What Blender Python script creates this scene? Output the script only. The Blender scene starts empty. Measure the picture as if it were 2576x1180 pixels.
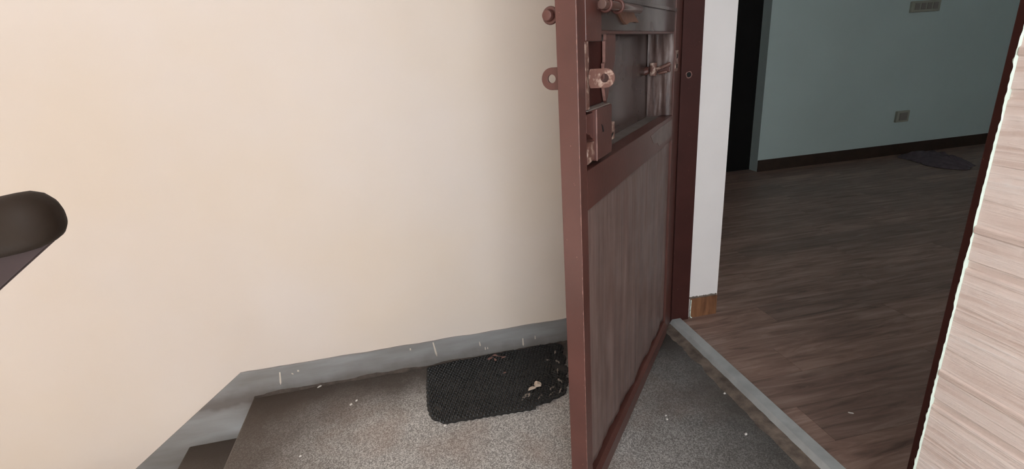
import bpy, bmesh, math, random
from mathutils import Vector, Matrix, noise
random.seed(7)
scene = bpy.context.scene
C = scene.collection

# ------------------------------------------------------------------ camera
H = 1.2
cam_d = bpy.data.cameras.new('camera'); cam = bpy.data.objects.new('camera', cam_d); C.objects.link(cam)
cam_d.sensor_width = 36.0; cam_d.sensor_fit = 'HORIZONTAL'; cam_d.lens = 1280 * 36 / 2576
cam_d.clip_start = 0.02; cam_d.clip_end = 60
def basis():
    f = 1280.0
    down = Vector((1550 - 1288, 4200 - 590, f)).normalized()
    fw = (Vector((0, 0, 1)) - down * down.z).normalized(); rt = down.cross(fw)
    a = math.radians(-10.5)
    yd = fw * math.cos(a) + rt * math.sin(a); xd = rt * math.cos(a) - fw * math.sin(a)
    return xd, yd, -down
xd, yd, zd = basis()
m = Matrix(((xd[0], -xd[1], -xd[2], 0), (yd[0], -yd[1], -yd[2], 0), (zd[0], -zd[1], -zd[2], H), (0, 0, 0, 1)))
cam.matrix_world = m
scene.camera = cam

# ------------------------------------------------------------------ daylight: soft overcast sky entering by the opening added behind the camera
world = bpy.data.worlds.new('sky'); scene.world = world; world.use_nodes = True
bg = world.node_tree.nodes['Background']
bg.inputs['Color'].default_value = (0.93, 0.97, 1.0, 1); bg.inputs['Strength'].default_value = 1.0
vs = scene.view_settings
vs.view_transform = 'Standard'; vs.look = 'None'; vs.gamma = 1.0; vs.use_curve_mapping = False
vs.exposure = 2.53

# ------------------------------------------------------------------ materials
class NT:
    def __init__(s, name, rough=0.5, spec=0.5, metal=0.0):
        s.mat = bpy.data.materials.new(name); s.mat.use_nodes = True
        s.t = s.mat.node_tree; s.b = s.t.nodes['Principled BSDF']
        s.b.inputs['Roughness'].default_value = rough; s.b.inputs['Metallic'].default_value = metal
        s.b.inputs['Specular IOR Level'].default_value = spec
        s.co = s.t.nodes.new('ShaderNodeTexCoord')
    def vec(s, scale=(1, 1, 1), src='Object'):
        n = s.t.nodes.new('ShaderNodeMapping'); n.inputs['Scale'].default_value = scale
        s.t.links.new(s.co.outputs[src], n.inputs['Vector']); return n.outputs[0]
    def noise(s, scale, detail=4, vec=None, rough=0.55, dist=0.0):
        n = s.t.nodes.new('ShaderNodeTexNoise'); n.inputs['Scale'].default_value = scale
        n.inputs['Detail'].default_value = detail; n.inputs['Roughness'].default_value = rough
        n.inputs['Distortion'].default_value = dist
        s.t.links.new(vec if vec is not None else s.vec(), n.inputs['Vector']); return n.outputs[0]
    def voro(s, scale, vec=None, feature='F1', out='Distance'):
        n = s.t.nodes.new('ShaderNodeTexVoronoi'); n.inputs['Scale'].default_value = scale; n.feature = feature
        s.t.links.new(vec if vec is not None else s.vec(), n.inputs['Vector']); return n.outputs[out]
    def ramp(s, fac, stops, interp='LINEAR'):
        n = s.t.nodes.new('ShaderNodeValToRGB'); n.color_ramp.interpolation = interp
        e = n.color_ramp.elements
        while len(e) < len(stops): e.new(0.5)
        for k, (p, c) in enumerate(stops):
            e[k].position = p
            e[k].color = (c, c, c, 1) if not hasattr(c, '__len__') else (*c, 1)
        s.t.links.new(fac, n.inputs[0]); return n.outputs[0]
    def mix(s, fac, a, b, mode='MIX'):
        n = s.t.nodes.new('ShaderNodeMix'); n.data_type = 'RGBA'; n.blend_type = mode
        for sock, v in ((n.inputs[0], fac), (n.inputs[6], a), (n.inputs[7], b)):
            if hasattr(v, 'is_output') or isinstance(v, bpy.types.NodeSocket): s.t.links.new(v, sock)
            elif hasattr(v, '__len__'): sock.default_value = (*v, 1)
            else: sock.default_value = v
        return n.outputs[2]
    def math(s, op, a, b=None):
        n = s.t.nodes.new('ShaderNodeMath'); n.operation = op
        for k, v in enumerate((a, b)):
            if v is None: continue
            if isinstance(v, bpy.types.NodeSocket): s.t.links.new(v, n.inputs[k])
            else: n.inputs[k].default_value = v
        return n.outputs[0]
    def axis(s, k, src='Object'):
        n = s.t.nodes.new('ShaderNodeSeparateXYZ'); s.t.links.new(s.co.outputs[src], n.inputs[0]); return n.outputs[k]
    def rand(s):
        return s.t.nodes.new('ShaderNodeObjectInfo').outputs['Random']
    def color(s, v):
        if isinstance(v, bpy.types.NodeSocket): s.t.links.new(v, s.b.inputs['Base Color'])
        else: s.b.inputs['Base Color'].default_value = (*v, 1)
    def roughness(s, v): s.t.links.new(v, s.b.inputs['Roughness'])
    def bump(s, h, strength=0.3, dist=0.01):
        n = s.t.nodes.new('ShaderNodeBump'); n.inputs['Strength'].default_value = strength
        n.inputs['Distance'].default_value = dist
        s.t.links.new(h, n.inputs['Height']); s.t.links.new(n.outputs[0], s.b.inputs['Normal'])

M = {}
def cream_wall():
    n = NT('cream_paint', 0.55, 0.3)
    a = n.ramp(n.noise(1.6, 3), [(0.35, (0.75, 0.655, 0.56)), (0.65, (0.755, 0.68, 0.62))])
    b = n.ramp(n.noise(26, 3), [(0.62, 0.0), (0.75, 1.0)])
    n.color(n.mix(n.math('MULTIPLY', b, 0.10), a, (0.80, 0.72, 0.62)))
    h = n.math('ADD', n.math('MULTIPLY', n.noise(3.0, 2), 2.0), n.math('MULTIPLY', n.noise(45, 3), 0.06))
    pit = n.ramp(n.voro(16, n.vec((1, 1, 1))), [(0.03, 1.0), (0.10, 0.0)])
    h = n.math('ADD', h, n.math('MULTIPLY', n.math('MULTIPLY', pit, n.ramp(n.noise(5, 2), [(0.5, 0.0), (0.62, 1.0)])), 0.12))
    n.bump(h, 0.35, 0.012); return n.mat
def plain(name, col, rough=0.5, var=0.12, scale=6, bump=0.0, bscale=60, metal=0.0, spec=0.5):
    n = NT(name, rough, spec, metal)
    n.color(n.ramp(n.noise(scale, 5), [(0.3, tuple(c * (1 - var) for c in col)), (0.7, tuple(min(1, c * (1 + var)) for c in col))]))
    if bump: n.bump(n.noise(bscale, 4), bump, 0.004)
    return n.mat
def skirting():
    n = NT('grey_cement_paint', 0.5, 0.35)
    a = n.ramp(n.noise(7, 6, n.vec((0.45, 1, 2.6))), [(0.3, (0.235, 0.228, 0.222)), (0.5, (0.285, 0.285, 0.285)), (0.74, (0.36, 0.37, 0.375))])
    # grime on the lower part: ragged, follows the old mopping line
    z = n.math('ADD', n.axis(2), n.math('MULTIPLY', n.noise(14, 4), 0.06))
    d = n.ramp(n.math('ADD', z, 0.5), [(0.495, 0.25), (0.51, 1.0), (0.53, 1.0), (0.595, 0.0)])
    n.color(n.mix(n.math('MULTIPLY', d, 0.7), a, (0.12, 0.098, 0.085)))
    n.bump(n.noise(40, 4), 0.25, 0.004); return n.mat
def terrazzo():
    n = NT('terrazzo', 0.42, 0.4)
    v1 = n.ramp(n.voro(300, out='Color', feature='F1'), [(0.0, 0.0), (1.0, 1.0)])
    base = n.ramp(v1, [(0.25, (0.22, 0.21, 0.20)), (0.55, (0.40, 0.385, 0.365)), (0.8, (0.62, 0.61, 0.59))])
    v2 = n.ramp(n.voro(150), [(0.17, 1.0), (0.24, 0.0)])
    base = n.mix(n.math('MULTIPLY', v2, 0.6), base, (0.74, 0.73, 0.71))
    v3 = n.ramp(n.voro(190, n.vec((1.03, 0.97, 1))), [(0.14, 1.0), (0.2, 0.0)])
    base = n.mix(n.math('MULTIPLY', v3, 0.55), base, (0.09, 0.08, 0.075))
    # brown tea-coloured stains
    st = n.ramp(n.noise(3.4, 5, dist=0.4), [(0.46, 0.0), (0.66, 1.0)])
    base = n.mix(n.math('MULTIPLY', st, 0.5), base, (0.27, 0.18, 0.135))
    # packed dirt along the skirting and the threshold, ragged outline; threshold band widened to paint shade by the door
    y = n.math('ADD', n.axis(1), n.math('MULTIPLY', n.math('SUBTRACT', n.noise(7, 5), 0.5), 0.22))
    dy = n.ramp(n.math('SUBTRACT', y, 1.0), [(0.55, 0.0), (0.80, 1.0)])
    base = n.mix(n.math('MULTIPLY', dy, 0.9), base, (0.050, 0.038, 0.030))
    x = n.math('ADD', n.axis(0), n.math('MULTIPLY', n.math('SUBTRACT', n.noise(9, 5), 0.5), 0.25))
    dx = n.ramp(x, [(0.48, 0.0), (0.98, 1.0)])
    base = n.mix(n.math('MULTIPLY', dx, 0.85), base, (0.045, 0.041, 0.037))
    x2 = n.math('ADD', n.axis(0), n.math('MULTIPLY', n.math('SUBTRACT', n.noise(6, 5), 0.5), 0.3))
    dx2 = n.ramp(n.math('ADD', x2, 1.0), [(0.34, 1.0), (0.74, 0.0)])
    base = n.mix(n.math('MULTIPLY', dx2, 0.85), base, (0.06, 0.043, 0.032))
    n.color(base); n.bump(v1, 0.12, 0.002); return n.mat
def door_paint(name='maroon_enamel', col=(0.105, 0.041, 0.033), rough=0.34, spec=0.5):
    n = NT(name, rough, spec)
    a = n.ramp(n.noise(7, 5), [(0.3, tuple(c * 0.85 for c in col)), (0.7, tuple(c * 1.15 for c in col))])
    chip = n.ramp(n.noise(120, 3), [(0.725, 0.0), (0.75, 1.0)])
    n.color(n.mix(n.math('MULTIPLY', chip, 0.5), a, (0.34, 0.17, 0.12)))
    n.bump(n.noise(70, 4), 0.12, 0.003); return n.mat
def sheet():
    n = NT('dusty_brown_sheet', 0.42, 0.45)
    s = n.noise(5, 6, n.vec((14, 1, 0.9)))
    a = n.ramp(s, [(0.3, (0.13, 0.080, 0.070)), (0.55, (0.19, 0.130, 0.115)), (0.8, (0.27, 0.20, 0.185))])
    n.color(a); n.roughness(n.ramp(n.noise(8, 4), [(0.3, 0.34), (0.7, 0.5)]))
    n.bump(n.noise(60, 4, n.vec((6, 1, 1))), 0.15, 0.003); return n.mat
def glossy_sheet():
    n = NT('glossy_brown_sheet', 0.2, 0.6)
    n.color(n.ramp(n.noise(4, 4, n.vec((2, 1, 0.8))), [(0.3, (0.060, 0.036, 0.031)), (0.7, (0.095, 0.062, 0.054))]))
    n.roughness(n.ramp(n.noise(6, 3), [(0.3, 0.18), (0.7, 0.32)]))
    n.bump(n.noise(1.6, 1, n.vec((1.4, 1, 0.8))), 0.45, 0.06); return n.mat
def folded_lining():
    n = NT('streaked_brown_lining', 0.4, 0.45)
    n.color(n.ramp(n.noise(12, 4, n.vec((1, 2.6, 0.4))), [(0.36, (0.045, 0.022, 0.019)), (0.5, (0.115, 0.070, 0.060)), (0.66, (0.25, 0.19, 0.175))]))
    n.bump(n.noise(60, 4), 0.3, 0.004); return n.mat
def woodplank():
    n = NT('brown_wood_plank', 0.40, 0.45)
    v = n.vec((1.0, 9, 1), 'Object')
    off = n.t.nodes.new('ShaderNodeVectorMath'); off.operation = 'ADD'
    cmb = n.t.nodes.new('ShaderNodeCombineXYZ'); r = n.rand()
    n.t.links.new(n.math('MULTIPLY', r, 37.0), cmb.inputs[0]); n.t.links.new(n.math('MULTIPLY', r, 91.0), cmb.inputs[1])
    n.t.links.new(v, off.inputs[0]); n.t.links.new(cmb.outputs[0], off.inputs[1])
    g = n.noise(3.2, 7, off.outputs[0], 0.65, 0.8)
    a = n.ramp(g, [(0.28, (0.11, 0.067, 0.053)), (0.5, (0.27, 0.175, 0.14)), (0.75, (0.44, 0.315, 0.265))])
    t = n.ramp(r, [(0, (0.78, 0.78, 0.78)), (1, (1.15, 1.12, 1.1))])
    n.color(n.mix(1.0, a, t, 'MULTIPLY')); n.bump(g, 0.12, 0.003); return n.mat
def cladding():
    n = NT('wood_grain_tile', 0.5, 0.35)
    v = n.vec((1, 0.55, 13))
    g = n.noise(4.0, 6, v, 0.6, 0.6)
    a = n.ramp(g, [(0.30, (0.66, 0.52, 0.46)), (0.42, (0.79, 0.665, 0.61)), (0.6, (0.83, 0.72, 0.67)), (0.75, (0.87, 0.80, 0.77))])
    w = n.ramp(n.noise(9, 4, n.vec((1, 2, 6))), [(0.62, 0.0), (0.78, 1.0)])
    c = n.mix(n.math('MULTIPLY', w, 0.5), a, (0.84, 0.78, 0.75))
    zz = n.math('ADD', n.axis(2), n.math('MULTIPLY', n.noise(12, 3), 0.004))
    k = n.ramp(zz, [(0.1165, 0.0), (0.119, 1.0), (0.131, 1.0), (0.133, 0.0), (0.189, 0.0), (0.192, 1.0), (0.203, 1.0), (0.205, 0.0)])
    n.color(n.mix(n.math('MULTIPLY', k, 0.55), c, (0.62, 0.49, 0.43)))
    n.bump(n.math('ADD', g, n.math('MULTIPLY', n.noise(60, 4), 0.25)), 0.7, 0.010); return n.mat
def plinthwood():
    n = NT('brown_plinth_tile', 0.45, 0.4)
    g = n.noise(7, 5, n.vec((5, 1, 0.7)), 0.6, 0.5)
    n.color(n.ramp(g, [(0.3, (0.12, 0.050, 0.025)), (0.55, (0.25, 0.115, 0.055)), (0.8, (0.32, 0.17, 0.09))])); return n.mat
def rusty():
    n = NT('worn_brown_iron', 0.42, 0.5)
    chip = n.ramp(n.noise(55, 5), [(0.50, 0.0), (0.62, 1.0)])
    n.color(n.mix(chip, (0.16, 0.075, 0.058), (0.46, 0.33, 0.27)))
    n.bump(n.noise(80, 4), 0.4, 0.004); return n.mat
M['cream'] = cream_wall(); M['skirt'] = skirting(); M['terrazzo'] = terrazzo()
M['paint'] = door_paint(); M['paint_dark'] = door_paint('dark_maroon_frame_paint', (0.050, 0.0145, 0.0115), 0.6, 0.25)
M['bolt'] = door_paint('glossy_brown_iron', (0.12, 0.066, 0.054), 0.2); M['sheet'] = sheet(); M['plank'] = woodplank(); M['tile'] = cladding(); M['plinth'] = plinthwood(); M['iron'] = rusty()
M['chipped'] = plain('chipped_enamel_edge', (0.40, 0.22, 0.165), 0.5, 0.3, 40, 0.4, 90)
M['patch'] = plain('bare_orange_brown_paint', (0.20, 0.095, 0.062), 0.5, 0.2, 30, 0.3, 60)
M['rubbed'] = plain('rubbed_enamel', (0.24, 0.125, 0.105), 0.4, 0.35, 40, 0.3, 90)
M['panel'] = glossy_sheet()
M['lining'] = folded_lining()
M['sheen'] = plain('sheen_enamel', (0.165, 0.115, 0.102), 0.38, 0.35, 14, 0.1, 40)  # lighter enamel tone for the sheen painted on the middle rail
M['ledge'] = plain('lit_ledge', (0.19, 0.16, 0.145), 0.6, 0.2, 20)  # grey lightened so the recess ledge and lock top look lit
M['black'] = plain('black_hole', (0.006, 0.005, 0.005), 0.9, 0.1)
M['white'] = plain('white_plaster', (0.86, 0.81, 0.79), 0.6, 0.04, 3, 0.15, 30)
M['room'] = plain('pale_room_paint', (0.60, 0.71, 0.69), 0.6, 0.03, 2, 0.1, 40)
M['roomceil'] = plain('room_ceiling_paint', (0.7, 0.72, 0.72), 0.7, 0.03)
M['grout'] = plain('white_cement_bead', (0.74, 0.87, 0.79), 0.6, 0.08, 30, 0.5, 120)
M['stone'] = plain('grey_stone', (0.42, 0.435, 0.43), 0.4, 0.15, 12, 0.15, 60)
M['mortar'] = plain('dirty_mortar', (0.15, 0.118, 0.095), 0.8, 0.45, 25, 0.8, 50)
M['mud'] = plain('packed_dirt', (0.075, 0.060, 0.050), 0.9, 0.4, 30, 0.8, 80)
M['rubber'] = plain('black_rubber', (0.019, 0.0185, 0.018), 0.45, 0.25, 12, 0.2, 90)
M['drip'] = plain('cream_paint_drip', (0.62, 0.56, 0.49), 0.5, 0.1)
M['rail'] = plain('dark_brown_wood', (0.026, 0.018, 0.013), 0.6, 0.3, 5, 0.2, 40, spec=0.15)
M['railbar'] = plain('dark_red_brown_bar', (0.030, 0.015, 0.0155), 0.6, 0.2, 8, 0.2, 40)
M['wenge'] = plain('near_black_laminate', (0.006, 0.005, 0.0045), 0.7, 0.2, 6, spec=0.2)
M['basebd'] = plain('dark_brown_baseboard', (0.045, 0.026, 0.018), 0.5, 0.25, 9)
M['plastic'] = plain('cream_plastic', (0.40, 0.40, 0.33), 0.45, 0.05)
M['plastic_d'] = plain('grey_brown_plastic', (0.26, 0.24, 0.21), 0.45, 0.05)
M['rag'] = plain('mauve_grey_cloth', (0.13, 0.10, 0.115), 0.9, 0.25, 20, 0.4, 150)
M['leafy'] = plain('dry_leaf', (0.20, 0.11, 0.09), 0.8, 0.3, 30)
M['paper'] = plain('torn_pale_scrap', (0.62, 0.50, 0.40), 0.8, 0.2, 30)
M['chip'] = plain('white_chip', (0.72, 0.70, 0.66), 0.7, 0.05)
M['dust'] = plain('dry_beige_dirt', (0.26, 0.22, 0.185), 0.9, 0.3, 40)
M['steel'] = plain('worn_steel', (0.30, 0.27, 0.26), 0.28, 0.2, 20, metal=0.6)

# ------------------------------------------------------------------ mesh helpers
def link(name, bm, mat, parent=None, smooth=False, bevel=0.0, seg=2):
    me = bpy.data.meshes.new(name); bmesh.ops.recalc_face_normals(bm, faces=bm.faces); bm.to_mesh(me); bm.free()
    me.materials.append(M[mat])
    if smooth:
        for p in me.polygons: p.use_smooth = True
    o = bpy.data.objects.new(name, me); C.objects.link(o)
    if parent is not None: o.parent = parent
    if bevel:
        b = o.modifiers.new('bevel', 'BEVEL'); b.width = bevel; b.segments = seg; b.limit_method = 'ANGLE'; b.angle_limit = math.radians(40)
    return o
def box(bm, x0, x1, y0, y1, z0, z1):
    v = [bm.verts.new((x, y, z)) for x in (x0, x1) for y in (y0, y1) for z in (z0, z1)]
    for f in ((0, 1, 3, 2), (4, 6, 7, 5), (0, 4, 5, 1), (2, 3, 7, 6), (0, 2, 6, 4), (1, 5, 7, 3)):
        bm.faces.new([v[i] for i in f])
def bx(*a):
    bm = bmesh.new(); box(bm, *a); return bm
def prism(bm, pts, axis, a, b):
    """polygon pts (2-D) extruded along axis from a to b"""
    def P(p, t):
        return {'x': (t, p[0], p[1]), 'y': (p[0], t, p[1]), 'z': (p[0], p[1], t)}[axis]
    lo = [bm.verts.new(P(p, a)) for p in pts]; hi = [bm.verts.new(P(p, b)) for p in pts]
    n = len(pts)
    bm.faces.new(lo); bm.faces.new(hi[::-1])
    for i in range(n): bm.faces.new((lo[i], hi[i], hi[(i + 1) % n], lo[(i + 1) % n]))
def pr(pts, axis, a, b):
    bm = bmesh.new(); prism(bm, pts, axis, a, b); return bm
def loft(bm, rings, cap=True, closed=True):
    vs = [[bm.verts.new(p) for p in r] for r in rings]
    n = len(rings[0])
    for a, b in zip(vs, vs[1:]):
        for i in range(n if closed else n - 1):
            bm.faces.new((a[i], a[(i + 1) % n], b[(i + 1) % n], b[i]))
    if cap: bm.faces.new(vs[0][::-1]); bm.faces.new(vs[-1])
def tube(bm, p, q, r, n=14, r2=None):
    p = Vector(p); q = Vector(q); d = (q - p).normalized()
    a = d.orthogonal().normalized(); b = d.cross(a)
    R = lambda c, rr: [c + (a * math.cos(t) + b * math.sin(t)) * rr for t in [2 * math.pi * k / n for k in range(n)]]
    loft(bm, [R(p, r), R(q, r if r2 is None else r2)])
def tb(*a, **k):
    bm = bmesh.new(); tube(bm, *a, **k); return bm
def ring_plate(bm, outer, c, r, axis, a, b):
    """flat plate with a round hole: outer polygon (same count as hole), bridged"""
    n = len(outer)
    hole = []
    for p in outer:
        t = math.atan2(p[1] - c[1], p[0] - c[0]); hole.append((c[0] + r * math.cos(t), c[1] + r * math.sin(t)))
    def P(p, t): return {'x': (t, p[0], p[1]), 'y': (p[0], t, p[1]), 'z': (p[0], p[1], t)}[axis]
    V = [[bm.verts.new(P(p, t)) for p in poly] for poly, t in ((outer, a), (outer, b), (hole, b), (hole, a))]
    for k in range(4):
        A = V[k]; B = V[(k + 1) % 4]
        for i in range(n): bm.faces.new((A[i], A[(i + 1) % n], B[(i + 1) % n], B[i]))
def torus(bm, c, R, r, axis, n=20, k=8, a0=0, a1=2 * math.pi):
    rings = []
    full = abs(a1 - a0 - 2 * math.pi) < 1e-6
    for i in range(n if full else n + 1):
        t = a0 + (a1 - a0) * i / n; ring = []
        for j in range(k):
            s = 2 * math.pi * j / k; rr = R + r * math.cos(s); h = r * math.sin(s)
            p = (rr * math.cos(t), rr * math.sin(t))
            q = {'x': (h, p[0], p[1]), 'y': (p[0], h, p[1]), 'z': (p[0], p[1], h)}[axis]
            ring.append(Vector(c) + Vector(q))
        rings.append(ring)
    if full: rings.append(rings[0])
    loft(bm, rings, cap=not full)
    if full: bmesh.ops.remove_doubles(bm, verts=bm.verts, dist=1e-6)
def tag(o, label, cat=None, group=None, kind=None):
    o['label'] = label
    if cat: o['category'] = cat
    if group: o['group'] = group
    if kind: o['kind'] = kind
    return o
def empty(name, loc, rz=0):
    o = bpy.data.objects.new(name, None); C.objects.link(o); o.location = loc; o.rotation_euler = (0, 0, rz); o.empty_display_size = 0.05
    return o
def st(o, label, cat): return tag(o, label, cat, kind='structure')

# ------------------------------------------------------------------ the setting
YW = 1.874          # cream wall face
NX = -0.733         # nosing of the landing
XF, XR = 1.04, 1.277   # faces of the entrance wall
st(link('wall_back', bx(-3.4, XF, YW, YW + 0.16, -2.6, 2.75), 'cream'), 'cream painted stairwell wall behind the open door', 'wall')
st(link('floor_landing', bx(NX, XF, -1.4, YW, -0.14, 0.0), 'terrazzo', bevel=0.008, seg=3), 'speckled grey terrazzo floor of the landing', 'floor')
st(link('ceiling', bx(-2.75, XR, -1.55, YW + 0.16, 2.75, 2.9), 'white'), 'white ceiling slab over the landing', 'ceiling')
# unseen side wall, back wall, pier and parapet, added to steer daylight from the opening
st(link('wall_added_side', bx(-2.75, -2.6, -1.55, YW, -2.6, 2.75), 'cream'), 'unseen cream side wall added to block light from the left', 'wall')
st(link('wall_added_back', bx(-2.6, -0.85, -1.55, -1.4, -2.6, 2.75), 'cream'), 'unseen cream wall added behind the camera to block light', 'wall')
st(link('wall_added_pier', bx(0.52, XF, -1.55, -1.4, -0.14, 2.75), 'cream'), 'unseen cream pier added beside the daylight opening', 'wall')
st(link('wall_added_parapet', bx(-0.85, 0.52, -1.55, -1.4, -2.6, 0.3), 'cream'), 'unseen low cream parapet added under the daylight opening', 'wall')
# stairs going down beside the cream wall
stairs = empty('stairs', (NX, 0.7, -0.14)); st(stairs, 'terrazzo steps going down beside the cream wall', 'stairs')
for k in range(7):
    x1 = NX - 0.262 * k; zt = -0.176 * (k + 1)
    o = link('step', bx(x1 - 0.262 - 0.02, x1, 0.55, YW, zt - 0.2, zt), 'terrazzo', bevel=0.008); o.parent = stairs
    o.matrix_parent_inverse = Matrix.Translation(-Vector(stairs.location))
# grey skirting: level on the landing, then following the steps
top = [(XF - 0.002, 0.113)]
for k in range(1, 60):
    x = XF - 0.002 - k * 0.03
    if x < -0.75: break
    top.append((x, 0.113 + 0.0035 * noise.noise((x * 9, 0, 0)) + 0.002 * noise.noise((x * 40, 3, 0))))
top += [(-0.758, 0.113), (-1.227, -0.237), (-2.4, -1.112)]
bot = [(-2.4, -1.30)]
for k in range(6, 0, -1):
    zt = -0.176 * k; x0 = NX - 0.262 * k; x1 = NX - 0.262 * (k - 1)
    bot += [(x0, zt), (x1, zt)]
bot += [(NX, 0.0), (XF - 0.002, 0.0)]
bb = link('baseboard_back', pr(top + bot, 'y', YW - 0.008, YW - 0.0005), 'skirt')
st(bb, 'grey painted cement skirting along the cream wall', 'skirting')
for x, z0, z1, w, slant in ((-0.617, 0.032, 0.090, 0.0042, -0.004), (-0.016, 0.040, 0.108, 0.0045, 0.004), (0.360, 0.017, 0.055, 0.004, 0.0), (0.174, 0.052, 0.074, 0.0035, 0.001), (0.414, 0.040, 0.058, 0.003, 0), (0.196, 0.030, 0.045, 0.003, 0), (0.206, 0.032, 0.043, 0.0028, 0), (-0.55, 0.078, 0.086, 0.005, 0), (-0.575, 0.07, 0.077, 0.004, 0.002), (-0.11, 0.088, 0.099, 0.004, 0)):
    bm = bmesh.new(); n = 6
    rings = []
    for k in range(n):
        t = k / (n - 1); z = z1 + (z0 - z1) * t; rr = w * (0.8 + 0.5 * t if k < n - 1 else 0.5) * 0.8
        rings.append([(x + slant * t * 2 + rr * math.cos(a), YW - 0.008 - 0.35 * rr * max(0, math.sin(a)) + 0.0004, z) for a in [2 * math.pi * j / 8 for j in range(8)]])
    loft(bm, rings); o = link('paint_drip', bm, 'drip', bb, True)

bm = bmesh.new(); rings = []
for k in range(150):
    x = NX + 0.004 + (XF - 0.06 - NX) * k / 149
    w = max(0.002, 0.010 + 0.012 * noise.noise((x * 11, 2, 0)) + 0.005 * noise.noise((x * 50, 6, 0))); h = max(0.002, 0.008 + 0.010 * noise.noise((x * 9, 12, 0)) + 0.004 * noise.noise((x * 45, 16, 0)))
    rings.append([(x, YW - 0.008, 0.0), (x, YW - 0.008, h), (x, YW - 0.008 - w * 0.5, h * 0.35), (x, YW - 0.008 - w, 0.0)])
loft(bm, rings); link('dirt_fillet', bm, 'mud', bb)
# entrance wall (between landing and room)
wr = link('wall_right', bx(XF, XR, -1.55, 0.72, -0.14, 2.75), 'white'); st(wr, 'wood-grain tile clad wall on the near side of the doorway', 'wall')
lint = link('wall_lintel', bx(XF, XR, 0.72, YW, 2.12, 2.75), 'white'); st(lint, 'white plastered wall above the doorway', 'wall')
wl = link('wall_left', bx(XF, XR, YW + 0.002, 4.9, -0.14, 2.75), 'white'); st(wl, 'white plastered door reveal beside the maroon frame', 'wall')
# cladding tiles, each with two recessed bands and an uneven ridge or two
def tile_profile(zb):
    d = 0.012; g = 0.0035
    P = [(0, zb + 0.0012)]
    out = [(zb + 0.0002, d), (zb + 0.1135, d), (zb + 0.1165, d - g), (zb + 0.1310, d - g), (zb + 0.1345, d),
           (zb + 0.187, d), (zb + 0.1905, d + g), (zb + 0.2010, d + g), (zb + 0.2045, d), (zb + 0.3198, d)]
    return out
def make_tile(y0, y1):
    bm = bmesh.new()
    pr_ = tile_profile(0.0)
    ny = 9; rings = []
    for i in range(ny):
        y = y0 + (y1 - y0) * i / (ny - 1)
        ring = [(XF - 0.0005, y, pr_[0][0])] + [(XF - 0.0005 - d, y, z) for z, d in pr_] + [(XF - 0.0005, y, pr_[-1][0])]
        rings.append(ring)
    loft(bm, rings); return bm
zs = [-0.009 + 0.32 * k for k in range(9)]
cols = [(0.20, 0.7185), (-0.42, 0.1988), (-1.04, -0.4212), (-1.38, -1.0412)]
for y0, y1 in cols:
    src = None
    for z in zs:
        if src is None: src = link('cladding_tile', make_tile(y0, y1), 'tile', wr); o = src
        else: o = src.copy(); C.objects.link(o); o.parent = wr
        o.location = (0, 0, z)
# ragged white cement bead closing the tile edge
bm = bmesh.new(); rings = []
for k in range(520):
    z = 0.0 + 2.1 * k / 519
    w = max(0.001, 0.0060 + 0.0045 * noise.noise((0, 0, z * 18)) + 0.0035 * noise.noise((4, 0, z * 80)))
    dx = 0.0165 + 0.0015 * noise.noise((9, 0, z * 60))
    rings.append([(XF + 0.004, 0.7187, z), (XF - dx + 0.004, 0.7187, z), (XF - dx + 0.001, 0.7187 + w * 0.45, z), (XF - dx + 0.006, 0.7187 + w, z), (XF + 0.004, 0.7187 + w, z)])
loft(bm, rings); o = link('cement_bead', bm, 'grout', wr)

# maroon door frame
fr = empty('trim_1', (XF, YW, 0)); st(fr, 'dark maroon wooden door frame around the doorway', 'door frame')
def child(o, p):
    o.parent = p; o.matrix_parent_inverse = p.matrix_basis.inverted() if False else Matrix.LocRotScale(p.location, p.rotation_euler, None).inverted(); return o
jf = child(link('jamb', bx(1.045, 1.130, YW - 0.014, YW + 0.0015, 0.0, 2.12), 'paint_dark', bevel=0.002), fr)
child(link('jamb', bx(1.047, 1.130, 0.7202, 0.752, 0.0, 2.12), 'paint_dark', bevel=0.002), fr)
child(link('door_head', bx(1.045, 1.130, 0.752, YW - 0.014, 2.06, 2.119), 'paint_dark', bevel=0.002), fr)
bm = bmesh.new(); torus(bm, (1.077, YW - 0.0145, 1.079), 0.0112, 0.0022, 'y', 18, 6)
for v in bm.verts: v.co.x += 0.0035 * noise.noise((v.co.z * 90, v.co.x * 90, 3)); v.co.z += 0.002 * noise.noise((v.co.x * 120, 1, v.co.z * 120))
child(link('strike_hole_rim', bm, 'rubbed', smooth=True), fr)
child(link('strike_hole', tb((1.076, YW - 0.0158, 1.079), (1.076, YW - 0.010, 1.079), 0.0105), 'black'), fr)

# brown plinth tile at the foot of the reveal
pt = link('trim_2', bx(1.143, XR - 0.004, YW - 0.008, YW + 0.0015, 0.012, 0.106), 'plinth', bevel=0.0015)
st(pt, 'small brown wood-look plinth tile at the foot of the white reveal', 'plinth tile')
bm = bmesh.new()
pth = [(1.1415, 0.104), (1.1405, 0.08), (1.1398, 0.05), (1.1395, 0.026), (1.1425, 0.0165), (1.149, 0.014)]
for a, b in zip(pth, pth[1:]): tube(bm, (a[0], YW - 0.010, a[1]), (b[0], YW - 0.010, b[1]), 0.0026, 8)
link('grout_line', bm, 'grout', pt, True)
bm = bmesh.new(); n_ = 26
up = [(1.135 + 0.138 * k / n_, 0.113 + 0.006 * noise.noise((k * 0.6, 3, 0)) + 0.004 * noise.noise((k * 2.1, 7, 0))) for k in range(n_ + 1)]
prism(bm, up + [(1.273, 0.1062), (1.135, 0.1062)], 'y', YW - 0.0022, YW + 0.0015); link('mortar_joint', bm, 'mortar', wl)
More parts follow.
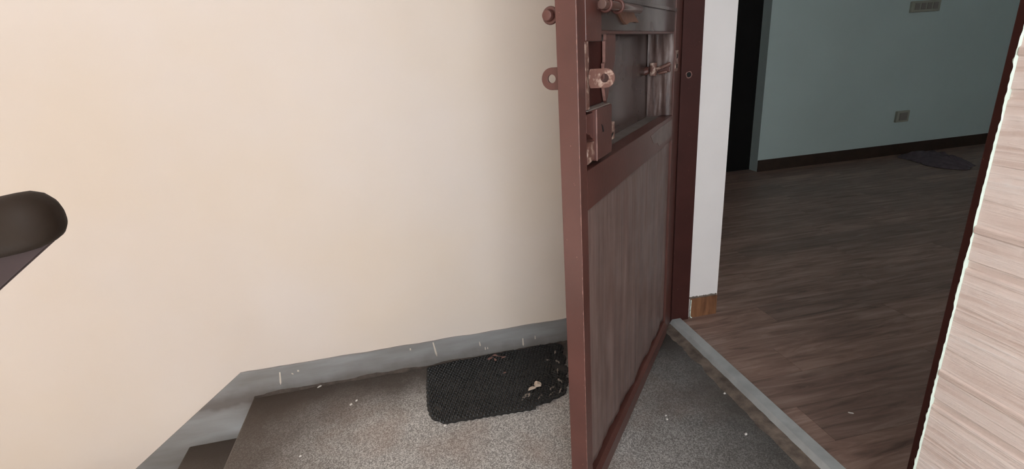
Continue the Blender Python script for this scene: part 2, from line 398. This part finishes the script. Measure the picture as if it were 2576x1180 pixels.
# threshold
thr = link('trim_3', pr([(1.036, 0.0), (1.036, 0.006), (1.044, 0.020), (1.049, 0.026), (1.089, 0.026), (1.089, 0.0)], 'y', 0.722, YW - 0.0155), 'stone', bevel=0.0015)
st(thr, 'narrow grey stone threshold strip between terrazzo and wood floor', 'threshold')
bm = bmesh.new(); rings = []
for k in range(70):
    y = 0.5 + (YW - 0.02 - 0.5) * k / 69
    w = 0.045 + 0.012 * noise.noise((1, y * 14, 0)) + 0.007 * noise.noise((5, y * 45, 0)); h = 0.009 + 0.003 * noise.noise((8, y * 30, 0))
    rings.append([(1.037, y, 0.0), (1.037, y, h), (1.037 - w * 0.45, y, h * 0.65 + 0.002 * noise.noise((3, y * 50, 1))), (1.037 - w, y, 0.0)])
loft(bm, rings); link('mortar_fillet', bm, 'mortar', thr)

# the room beyond
YB = 4.116
fl = link('floor_room', bx(1.09, 7.2, -1.2, 4.9, -0.14, 0.006), 'basebd'); st(fl, 'dark brown wood plank floor of the room', 'floor')
pw = (YW - 0.72) / 7; src = {}; g = 0.0010
for row in range(-11, 23):
    y = 0.72 + row * pw; y1 = min(y + pw, 4.32)
    if y1 - y < 0.02: continue
    xs = 1.0905 if 0 <= row < 7 else XR + 0.001
    x = 1.0 - (row * 0.53 % 1.22)
    while x < 7.2:
        a = max(x, xs); b = min(x + 1.22, 7.2); x += 1.22
        if b - a < 0.03: continue
        key = (round(b - a, 3), round(y1 - y, 3))
        if key not in src:
            bm = bx(0, b - a - g, 0, y1 - y - g, 0, 0.006)
            bmesh.ops.bevel(bm, geom=[e for e in bm.edges if all(v.co.z > 0.005 for v in e.verts)], offset=0.0012, segments=1)
            o = link('plank', bm, 'plank', fl); src[key] = o
        else:
            o = src[key].copy(); C.objects.link(o)
        o.location = (a, y, 0.0062)
st(link('wall_far', bx(3.12, 7.2, YB, YB + 0.11, 0.0, 2.75), 'room'), 'pale green-grey painted far wall of the room', 'wall')
st(link('wall_far_left', bx(XR, 2.12, YB, YB + 0.11, 0.0, 2.75), 'room'), 'pale wall left of the dark inner doorway', 'wall')
st(link('wall_far_top', bx(2.12, 3.12, YB, YB + 0.11, 2.1, 2.75), 'room'), 'pale wall above the dark inner doorway', 'wall')
st(link('wall_room_end', bx(7.0, 7.2, -1.2, YB, 0.0, 2.75), 'room'), 'pale end wall of the room', 'wall')
WX0, WX1, WZ0, WZ1 = 2.6, 3.9, 1.05, 2.1  # unseen window opening added to let dim daylight into the room
bm = bmesh.new()
box(bm, XR, WX0, -1.2, -1.0, 0, 2.75); box(bm, WX1, 7.0, -1.2, -1.0, 0, 2.75)
box(bm, WX0, WX1, -1.2, -1.0, 0, WZ0); box(bm, WX0, WX1, -1.2, -1.0, WZ1, 2.75)
st(link('wall_room_near', bm, 'room'), 'pale near wall of the room with an added, unseen window', 'wall')
st(link('ceiling_room', bx(XR, 7.2, -1.2, 4.9, 2.75, 2.9), 'roomceil'), 'white ceiling of the room', 'ceiling')
st(link('baseboard_far', bx(3.122, 7.0, YB - 0.010, YB - 0.0005, 0.0125, 0.118), 'basebd'), 'dark brown baseboard along the far wall', 'skirting')
d2 = empty('door_2', (2.12, YB + 0.2, 0)); st(d2, 'near-black inner door at the left end of the far wall', 'door')
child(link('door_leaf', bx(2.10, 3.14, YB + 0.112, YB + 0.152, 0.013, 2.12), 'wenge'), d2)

# ------------------------------------------------------------------ open maroon door
HX, HY = 1.042, 1.862
door = empty('door_1', (HX, HY, 0), math.radians(-129.5))
st(door, 'maroon painted door standing open with lock and bolt', 'door')
W = 1.094; T = 0.045
def dpart(name, bm, mat, bevel=0.0, smooth=False, parent=None): return link(name, bm, mat, parent or door, smooth, bevel)
dpart('stile', bx(1.050, W, -T, 0, 0.012, 2.05), 'paint', 0.0018)
dpart('stile', bx(0.004, 0.115, -T, 0, 0.012, 2.05), 'paint', 0.0018)
dpart('middle_rail', bx(0.115, 1.050, -T, -0.0005, 0.853, 0.945), 'paint', 0.0015)
dpart('upper_rail', bx(0.115, 1.050, -T, -0.004, 1.236, 1.37), 'panel', 0.0015)
dpart('bead', bx(0.115, 1.050, -0.004, 0.004, 1.300, 1.310), 'panel', 0.0015)
dpart('bead', bx(0.115, 0.93, -0.030, -0.006, 1.2290, 1.2355), 'paint')
dpart('upper_panel', bx(0.115, 1.050, -0.030, -0.022, 1.37, 1.95), 'sheet')
dpart('top_rail', bx(0.115, 1.050, -T, -0.0005, 1.95, 2.05), 'paint', 0.0015)
dpart('bottom_rail', pr([(-T, 0.012), (0.006, 0.012), (0.006, 0.062), (-0.004, 0.074), (-T, 0.074)], 'x', 0.115, 1.050), 'paint', 0.0015)
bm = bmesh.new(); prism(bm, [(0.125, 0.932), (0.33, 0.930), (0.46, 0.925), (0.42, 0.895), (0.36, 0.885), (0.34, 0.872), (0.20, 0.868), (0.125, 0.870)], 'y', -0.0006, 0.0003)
dpart('sheen_patch', bm, 'sheen')  # lighter patch paints the glossy sheen onto the middle rail
# thin chipped arris where enamel has worn off the leading stile
bm = bmesh.new(); rings = []
for k in range(420):
    z = 0.02 + 2.02 * k / 419
    w = max(0.0003, 0.0004 + 0.0013 * max(0, noise.noise((2, z * 35, 0))) + 0.0012 * noise.noise((7, z * 110, 0)))
    rings.append([(W - w * 0.7, 0.0003, z), (W + 0.0003, 0.0003, z), (W + 0.0003, -w * 1.5, z), (W - 0.001, -0.001, z)])
loft(bm, rings); dpart('worn_edge', bm, 'rubbed')
# lower sheet: buckled tin with vertical ripples, loose at its foot
bm = bmesh.new(); nu, nz = 90, 40; grid = []
for j in range(nz + 1):
    r = []
    for i in range(nu + 1):
        u = 0.112 + (1.052 - 0.112) * i / nu; z = 0.078 + 0.022 * ((u - 0.112) / 0.94) + (0.80 - 0.022 * ((u - 0.112) / 0.94)) * j / nz
        if z > 0.856: z = 0.856
        d = -0.012 + 0.0075 * noise.noise((u * 9, z * 0.8, 0.3)) + 0.0035 * noise.noise((u * 24, z * 1.4, 4))
        d += 0.0012 * noise.noise((u * 30, z * 14, 9)) * max(0, (u - 0.6) / 0.45)
        e = min(u - 0.112, 1.052 - u, 0.856 - z); d = -0.012 + (d + 0.012) * min(1, e / 0.05)
        r.append(bm.verts.new((u, d, z)))
    grid.append(r)
for j in range(nz):
    for i in range(nu): bm.faces.new((grid[j][i], grid[j][i + 1], grid[j + 1][i + 1], grid[j + 1][i]))
ls = dpart('lower_panel', bm, 'sheet', smooth=True)
so = ls.modifiers.new('thick', 'SOLIDIFY'); so.thickness = 0.0025; so.offset = -1
dpart('panel_backing', bx(0.115, 1.050, -0.044, -0.026, 0.074, 0.853), 'paint_dark')
# lock recess: a box built on the far side of the door
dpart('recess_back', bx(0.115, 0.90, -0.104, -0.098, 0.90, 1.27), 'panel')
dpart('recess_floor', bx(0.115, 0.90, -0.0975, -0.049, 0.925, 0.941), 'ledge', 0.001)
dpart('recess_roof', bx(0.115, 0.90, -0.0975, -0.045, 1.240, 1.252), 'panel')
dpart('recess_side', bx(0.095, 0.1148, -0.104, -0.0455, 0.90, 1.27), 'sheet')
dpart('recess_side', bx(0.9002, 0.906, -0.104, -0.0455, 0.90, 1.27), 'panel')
dpart('recess_plate', bx(0.9062, 1.060, -0.052, -0.0455, 0.90, 1.27), 'paint_dark')  # dark colour stands for shade behind the bracket strips
dpart('cavity_shade', bx(0.855, 1.0235, -0.026, -0.020, 1.076, 1.214), 'paint_dark')  # dark plate put in so the gap between strips reads as shade
# wrinkled strip on the hinge side of the recess
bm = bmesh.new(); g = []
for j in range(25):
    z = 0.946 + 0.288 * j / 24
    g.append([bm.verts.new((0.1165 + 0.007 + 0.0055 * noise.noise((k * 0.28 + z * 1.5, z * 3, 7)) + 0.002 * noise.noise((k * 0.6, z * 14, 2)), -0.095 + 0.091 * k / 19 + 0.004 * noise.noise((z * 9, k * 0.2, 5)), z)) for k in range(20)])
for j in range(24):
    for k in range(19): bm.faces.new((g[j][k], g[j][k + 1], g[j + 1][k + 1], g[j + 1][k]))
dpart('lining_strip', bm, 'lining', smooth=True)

# lock
lk = dpart('lock', bx(0.882, 0.997, -0.045, 0.004, 0.957, 1.072), 'paint', 0.0015)
bm = bmesh.new()
pts = [(0.9972, 1.066), (1.0395, 1.066), (1.0395, 1.026), (1.020, 1.020), (1.008, 1.012)]
pts += [(0.9972, 1.006)]
prism(bm, pts, 'y', -0.045, -0.004); dpart('lock_case', bm, 'paint', 0.001, parent=lk)
bm = bmesh.new()
pts = [(0.9972, 0.962), (1.041, 0.957)] + [(1.041 - 0.026 * (1 - math.cos(t)), 0.975 + 0.029 * math.sin(t)) for t in [math.pi / 2 * q / 6 for q in range(0, 7)]] + [(0.9972, 1.002)]
prism(bm, pts, 'y', -0.045, -0.001); dpart('latch_case', bm, 'iron', 0.001, parent=lk)
dpart('cover_edge', bx(0.9945, 0.9985, 0.0035, 0.0058, 0.957, 1.072), 'rubbed', 0.0008, parent=lk)
bm = bmesh.new(); prism(bm, [(0.952, 1.030), (0.963, 1.036), (0.957, 1.026), (0.953, 1.016), (0.945, 1.016), (0.949, 1.025)], 'y', 0.003, 0.0048); dpart('keyhole', bm, 'black', parent=lk)
dpart('latch_tab', bx(0.848, 0.8818, -0.040, 0.001, 0.984, 1.026), 'iron', 0.0015, parent=lk)
bm = bmesh.new(); prism(bm, [(0.861, 1.003), (0.876, 0.998), (0.874, 0.991), (0.862, 0.997)], 'y', 0.0005, 0.0018); dpart('slot', bm, 'black', parent=lk)
dpart('lock_top', bx(0.884, 1.038, -0.044, -0.001, 1.0721, 1.0745), 'ledge', parent=lk)

# iron bracket strips of the bolt
dpart('bracket_strip', bx(1.024, 1.0465, -0.008, -0.001, 1.076, 1.226), 'iron', 0.001)
bm = bmesh.new()
prism(bm, [(0.80, 1.275), (0.880, 1.275), (0.880, 1.215), (0.888, 1.190), (0.890, 1.165), (0.905, 1.130), (0.884, 1.074), (0.876, 1.074), (0.838, 1.130), (0.812, 1.165), (0.806, 1.190)], 'y', -0.016, -0.010)
bsp = dpart('bracket_strip', bm, 'paint', 0.001)
bm = bmesh.new(); rings = []
for k in range(60):
    z = 1.08 + 0.192 * k / 59; w = 0.0016 + 0.0022 * max(-0.4, noise.noise((3, z * 70, 1)))
    u0 = 0.8802 if z > 1.215 else (0.8882 if z > 1.165 else 0.9045 - (1.13 - z) * 0.375 if z < 1.13 else 0.897)
    rings.append([(u0, -0.016, z), (u0 + w, -0.016, z), (u0 + w, -0.0095, z), (u0 - w, -0.0095, z)])
loft(bm, rings); dpart('worn_edge', bm, 'rubbed', parent=bsp)
dpart('bolt_plate', bx(0.950, 1.049, -0.020, 0.003, 1.214, 1.335), 'paint', 0.002)
# tab with a padlock hole, standing out from the inner face
def tab(name, o0, o1, u, zc, hz, hole_o, mat, sgn):
    bm = bmesh.new(); outer = []
    n = 24
    r = hz; cx = o1 - sgn * r
    # outline: straight root, round tip, sampled around the hole centre
    for k in range(n):
        t = 2 * math.pi * k / n; dx, dz = math.cos(t), math.sin(t)
        if dx * sgn >= 0: p = (cx + r * dx, zc + r * dz)
        else:
            L = abs(o0 - cx); s = min(L / max(1e-6, abs(dx)), r / max(1e-6, abs(dz))); p = (cx + dx * s, zc + dz * s)
        outer.append(p)
    ring_plate(bm, outer, (hole_o, zc), 0.0088, 'x', u, u + 0.006)
    return dpart(name, bm, mat, 0.001)
tab('hasp_tab', 0.001, 0.058, 1.030, 1.140, 0.0195, 0.036, 'iron', 1)
tab('hasp_ring', -0.0455, -0.092, 1.062, 1.145, 0.0230, -0.0690, 'paint', -1)
# sliding bolt on the inner face
ab = dpart('bolt', tb((0.70, 0.020, 1.284), (1.000, 0.020, 1.284), 0.0098, 20), 'bolt', 0.0015, True)
for u in (0.972, 0.885):
    bm = bmesh.new(); torus(bm, (u, 0.019, 1.284), 0.0125, 0.0035, 'x', 22, 8); dpart('bolt_staple', bm, 'paint', smooth=True, parent=ab)
    dpart('staple_foot', bx(u - 0.006, u + 0.006, 0.0, 0.010, 1.276, 1.292), 'paint', 0.001, parent=ab)
bm = bmesh.new()
prism(bm, [(0.835, 1.288), (0.70, 1.286), (0.645, 1.262), (0.63, 1.256), (0.66, 1.258), (0.72, 1.255), (0.75, 1.250), (0.775, 1.256), (0.80, 1.268)], 'y', -0.004, 0.0015); dpart('bolt_back_plate', bm, 'patch')
# end of the outer bolt showing past the leading edge
ob = dpart('outer_bolt', tb((0.80, -0.066, 1.268), (1.088, -0.066, 1.268), 0.0105, 20), 'paint', 0.002, True)
bm = bmesh.new(); torus(bm, (1.072, -0.064, 1.268), 0.0135, 0.0045, 'x', 22, 8); dpart('bolt_staple', bm, 'paint', smooth=True, parent=ob)
# hinge-side catch
dpart('catch_plate', bx(0.062, 0.113, 0.0, 0.003, 1.10, 1.172), 'iron', 0.001)
for z in (1.118, 1.152): dpart('screw_hole', bx(0.080, 0.094, 0.002, 0.0036, z - 0.007, z + 0.007), 'black')
ca = dpart('catch', bx(0.128, 0.140, -0.100, -0.010, 1.100, 1.122), 'paint', 0.003)
bm = bmesh.new(); tube(bm, (0.142, -0.070, 1.090), (0.142, -0.070, 1.136), 0.013, 12); dpart('catch_barrel', bm, 'iron', 0.002, parent=ca)
bm = bmesh.new(); tube(bm, (0.145, -0.102, 1.106), (0.145, -0.084, 1.110), 0.015, 10, 0.011); dpart('catch_knob', bm, 'paint', 0.003, parent=ca)
bm = bmesh.new(); tube(bm, (0.150, -0.056, 1.112), (0.146, -0.008, 1.130), 0.0065, 10); dpart('catch_pin', bm, 'iron', 0.001, True, parent=ca)
bm = bmesh.new(); tube(bm, (0.148, -0.050, 1.098), (0.146, -0.020, 1.104), 0.005, 10); dpart('catch_pin', bm, 'iron', 0.001, True, parent=ca)

# ------------------------------------------------------------------ handrail
hr = empty('handrail', (-0.72, 0.7, 0.0)); tag(hr, 'dark brown rounded wooden handrail end at the left edge', 'handrail')
bm = bmesh.new(); rings = []
def prof(x, s, dz=0.0, shift=0.0):
    out = []
    for k in range(24):
        t = 2 * math.pi * k / 24; c, n_ = math.cos(t), math.sin(t)
        y = 0.034 * math.copysign(abs(c) ** 0.8, c) * s; z = 0.0355 * math.copysign(abs(n_) ** 0.8, n_) * s
        out.append((x - 0.012, 0.7 + y, 1.050 + dz + z + 0.13 * (x + 0.45)))
    return out
for x in [-1.05 + 0.05 * k for k in range(12)]: rings.append(prof(x, 1.0))
for x, s, dz in ((-0.462, 1.0, 0), (-0.447, 0.97, 0), (-0.437, 0.88, -0.001), (-0.428, 0.70, -0.003), (-0.4215, 0.45, -0.004), (-0.4205, 0.2, -0.004)): rings.append(prof(x, s, dz))
loft(bm, rings); child(link('rail', bm, 'rail', smooth=True), hr)
sl = 0.70; bm = bmesh.new()
prism(bm, [(-0.446, 1.034), (-0.443, 1.026), (-0.450, 1.019), (-1.30, 1.019 - sl * 0.850), (-1.30, 1.060 - sl * 0.850), (-0.50, 1.034)], 'y', 0.694, 0.706)
child(link('sloping_bar', bm, 'railbar', bevel=0.002), hr)
child(link('post', bx(-0.735, -0.705, 0.685, 0.715, 0.0, 1.00), 'railbar', bevel=0.002), hr)

# ------------------------------------------------------------------ rubber mat
mp = [(-0.053, 1.847), (-0.062, 1.72), (-0.066, 1.59), (-0.057, 1.527), (-0.045, 1.512), (-0.030, 1.505), (-0.016, 1.487), (0.05, 1.484), (0.15, 1.480), (0.25, 1.474), (0.316, 1.470), (0.318, 1.488), (0.35, 1.492), (0.372, 1.490), (0.39, 1.505), (0.42, 1.512), (0.446, 1.53), (0.455, 1.56), (0.478, 1.59), (0.474, 1.63), (0.50, 1.66), (0.49, 1.70), (0.515, 1.74), (0.505, 1.78), (0.528, 1.82), (0.515, 1.852), (0.483, 1.862), (0.42, 1.8635), (0.388, 1.8635), (0.387, 1.8605), (0.2, 1.8595), (0.05, 1.855)]
mat_o = empty('door_mat', (0.22, 1.67, 0)); tag(mat_o, 'black studded rubber door mat with frayed right edge', 'door mat')
rag_edge = []
for i, p in enumerate(mp):
    q = mp[(i + 1) % len(mp)]; L = math.hypot(q[0] - p[0], q[1] - p[1]); n = max(1, int(L / 0.012))
    for k in range(n):
        t = k / n; j = 0.0022 * (1 if k % 2 else -1)
        nx, ny = (q[1] - p[1]) / L, -(q[0] - p[0]) / L
        rag_edge.append((p[0] + (q[0] - p[0]) * t + nx * j, min(1.8645, p[1] + (q[1] - p[1]) * t + ny * j)))
child(link('mat_base', pr(rag_edge, 'z', 0.0, 0.008), 'rubber'), mat_o)
def inside(x, y, poly):
    c = False; n = len(poly)
    for i in range(n):
        x1, y1 = poly[i]; x2, y2 = poly[(i + 1) % n]
        if (y1 > y) != (y2 > y) and x < (x2 - x1) * (y - y1) / (y2 - y1) + x1: c = not c
    return c
bm = bmesh.new(); sp = 0.0142; ang = math.radians(7)
for i in range(-60, 80):
    for j in range(-60, 80):
        a = (i + 0.5 * (j % 2)) * sp; b = j * sp * 0.866
        x = 0.22 + a * math.cos(ang) - b * math.sin(ang); y = 1.67 + a * math.sin(ang) + b * math.cos(ang)
        if not (-0.08 < x < 0.55 and 1.45 < y < 1.87): continue
        if not all(inside(x + dx, y + dy, mp) for dx, dy in ((0.004, 0), (-0.004, 0), (0, 0.004), (0, -0.004))): continue
        if noise.noise((x * 18, y * 18, 2)) + max(0, (x - 0.36) * 4) * max(0.2, 1 - (y - 1.47) * 2.0) > 0.62: continue
        lo = [bm.verts.new((x + 0.0058 * math.cos(t), y + 0.0058 * math.sin(t), 0.0078)) for t in [math.pi / 3 * k for k in range(6)]]
        hi = [bm.verts.new((x + 0.0036 * math.cos(t), y + 0.0036 * math.sin(t), 0.0135)) for t in [math.pi / 3 * k for k in range(6)]]
        bm.faces.new(hi)
        for k in range(6): bm.faces.new((lo[k], lo[(k + 1) % 6], hi[(k + 1) % 6], hi[k]))
o = child(link('studs', bm, 'rubber'), mat_o); o['kind'] = 'stuff'
# dirt caught in the torn part of the mat
def blob(cx, cy, z, r, h, mat, name, elong=1.0, ang=0.0, n=14, seed=0):
    bm = bmesh.new(); lo, hi = [], []
    for k in range(n):
        t = 2 * math.pi * k / n; rr = r * (1 + 0.45 * noise.noise((math.cos(t) * 1.6 + seed, math.sin(t) * 1.6, seed)))
        x, y = rr * elong * math.cos(t), rr * math.sin(t); X = x * math.cos(ang) - y * math.sin(ang); Y = x * math.sin(ang) + y * math.cos(ang)
        zz = h * (0.6 + 0.6 * noise.noise((X * 60 + seed, Y * 60, 3)))
        lo.append(bm.verts.new((cx + X, cy + Y, z))); hi.append(bm.verts.new((cx + X * 0.8, cy + Y * 0.8, z + max(0.0006, zz))))
    c = bm.verts.new((cx, cy, z + h)); bm.faces.new(lo)
    for k in range(n):
        bm.faces.new((lo[k], lo[(k + 1) % n], hi[(k + 1) % n], hi[k])); bm.faces.new((hi[k], hi[(k + 1) % n], c))
    return link(name, bm, mat)
for k, (x, y, r, e, a) in enumerate(((0.302, 1.548, 0.010, 1.5, 0.3), (0.283, 1.535, 0.005, 3.0, 1.0), (0.398, 1.56, 0.004, 4, 0.4), (0.44, 1.60, 0.0045, 4, 1.9), (0.452, 1.66, 0.005, 3.5, 1.4), (0.47, 1.72, 0.005, 3, 1.9), (0.425, 1.538, 0.0035, 4, 1.0), (0.385, 1.525, 0.0035, 4.5, 0.8), (0.345, 1.525, 0.004, 3.5, 0.7), (0.48, 1.79, 0.005, 3, 1.2), (0.432, 1.745, 0.004, 3, 2.6))):
    child(blob(x, y, 0.0079, r, 0.0052, 'dust', 'dirt_patch', e, a, seed=k + 3), mat_o)

# ------------------------------------------------------------------ litter
o = blob(0.352, 1.590, 0.0136, 0.013, 0.014, 'paper', 'paper_scrap', 1.2, 0.4, seed=21); tag(o, 'crumpled pale scrap on the torn corner of the black mat', 'scrap')
o = blob(0.325, 1.575, 0.0136, 0.008, 0.006, 'paper', 'paper_scrap', 2.4, 0.3, seed=27); tag(o, 'flat brownish scrap beside the crumpled one on the black mat', 'scrap')
lf = empty('dry_twig', (0.22, 1.82, 0.0136)); tag(lf, 'dry reddish twig with leaf bits near the top of the black mat', 'twig')
bm = bmesh.new(); tube(bm, (0.222, 1.838, 0.0152), (0.262, 1.815, 0.0152), 0.0016, 6, 0.001); tube(bm, (0.222, 1.838, 0.0152), (0.205, 1.822, 0.0152), 0.0016, 6, 0.001); child(link('stem', bm, 'leafy'), lf)
for k, (x, y, r, e, a) in enumerate(((0.207, 1.822, 0.007, 2, 0.5), (0.226, 1.806, 0.005, 2.2, 1.7), (0.262, 1.812, 0.0045, 2, 0.2), (0.232, 1.838, 0.004, 2.5, -0.2))):
    child(blob(x, y, 0.0136, r, 0.005, 'leafy', 'leaf', e, a, seed=40 + k), lf)
o = blob(0.246, 1.705, 0.0136, 0.004, 0.003, 'leafy', 'leaf_crumb', 1.6, 0.3, seed=51); tag(o, 'tiny brown leaf crumb in the middle of the black mat', 'leaf')
chips = [(-0.347, 1.700, 0.0048, 'larger white chip on terrazzo left of the mat'), (-0.328, 1.718, 0.0040, 'small white chip just behind the larger one left of the mat'),
         (-0.481, 1.858, 0.0035, 'white sliver lying against the skirting near the stair edge'), (-0.490, 1.470, 0.0042, 'white chip alone on terrazzo near the bottom of the photo'),
         (0.732, 1.312, 0.0036, 'white crumb right of the open door, upper of two'), (0.727, 1.294, 0.0040, 'white crumb right of the open door, lower of two'),
         (-0.010, 1.482, 0.0055, 'white pebble at the near left corner of the mat'), (0.985, 1.36, 0.004, 'pale crumb beside the mortar of the threshold'),
         (0.93, 1.16, 0.004, 'pale crumb on dark terrazzo near the threshold')]
for k, (x, y, r, lb) in enumerate(chips):
    o = blob(x, y, 0.0, r, r * 0.9, 'chip', 'white_chip', 1.3 if k != 2 else 3.5, 0.7, 8, seed=60 + k); tag(o, lb, 'chip', 'white chips scattered on the landing')
o = blob(-0.93, 1.66, -0.176, 0.006, 0.004, 'chip', 'white_chip', 2, 0.6, 8, seed=80); tag(o, 'white chip on the dark step below the landing', 'chip', 'white chips scattered on the landing')
o = blob(1.30, 1.14, 0.0122, 0.0045, 0.002, 'chip', 'white_chip', 2, -0.6, 8, seed=81); tag(o, 'white chip lying on the wood plank floor', 'chip')

# ------------------------------------------------------------------ in the room
sw = empty('switch_plate', (4.66, YB, 1.35)); tag(sw, 'wide pale switch plate high on the far room wall', 'switch plate')
child(link('plate', bx(4.51, 4.81, YB - 0.030, YB - 0.0005, 1.305, 1.398), 'plastic', bevel=0.004), sw)
for k in range(4): child(link('switch', bx(4.535 + k * 0.065, 4.585 + k * 0.065, YB - 0.035, YB - 0.029, 1.325, 1.380), 'plastic_d', bevel=0.002), sw)
so_ = empty('wall_socket', (4.63, YB, 0.385)); tag(so_, 'small square power socket low on the far room wall', 'socket')
child(link('plate', bx(4.56, 4.70, YB - 0.026, YB - 0.0005, 0.333, 0.438), 'plastic', bevel=0.004), so_)
child(link('socket_face', bx(4.585, 4.675, YB - 0.031, YB - 0.025, 0.350, 0.420), 'plastic_d', bevel=0.003), so_)
# crumpled cloth on the floor by the far wall
bm = bmesh.new(); N = 44; g = []
A = Vector((4.62, 4.04)); B = Vector((4.72, 3.42))
for i in range(N + 1):
    t = i / N; c = A.lerp(B, t) + Vector((0.05 * math.sin(t * 5), 0)); half = 0.05 + 0.20 * math.sin(math.pi * min(1, t * 0.85 + 0.08)) * (0.6 + 0.5 * t)
    r = []
    for j in range(N // 2 + 1):
        s = j / (N // 2) * 2 - 1; x = c.x + s * half + 0.02 * noise.noise((t * 8, s * 5, 1)); y = c.y + 0.05 * s + 0.03 * noise.noise((t * 7, s * 4, 7))
        e = (1 - s * s) * (1 - (2 * t - 1) ** 4)
        z = 0.0135 + e * (0.030 + 0.028 * abs(noise.noise((x * 16, y * 9, 2))) * 2 + 0.02 * math.sin(x * 55 + y * 9) ** 2)
        r.append(bm.verts.new((x, min(y, YB - 0.02), z)))
    g.append(r)
for i in range(N):
    for j in range(N // 2): bm.faces.new((g[i][j], g[i + 1][j], g[i + 1][j + 1], g[i][j + 1]))
o = link('cloth', bm, 'rag', None, True); tag(o, 'crumpled mauve-grey cloth lying on the dark floor by the far wall', 'cloth')
mo = o.modifiers.new('thick', 'SOLIDIFY'); mo.thickness = 0.004; mo.offset = 1
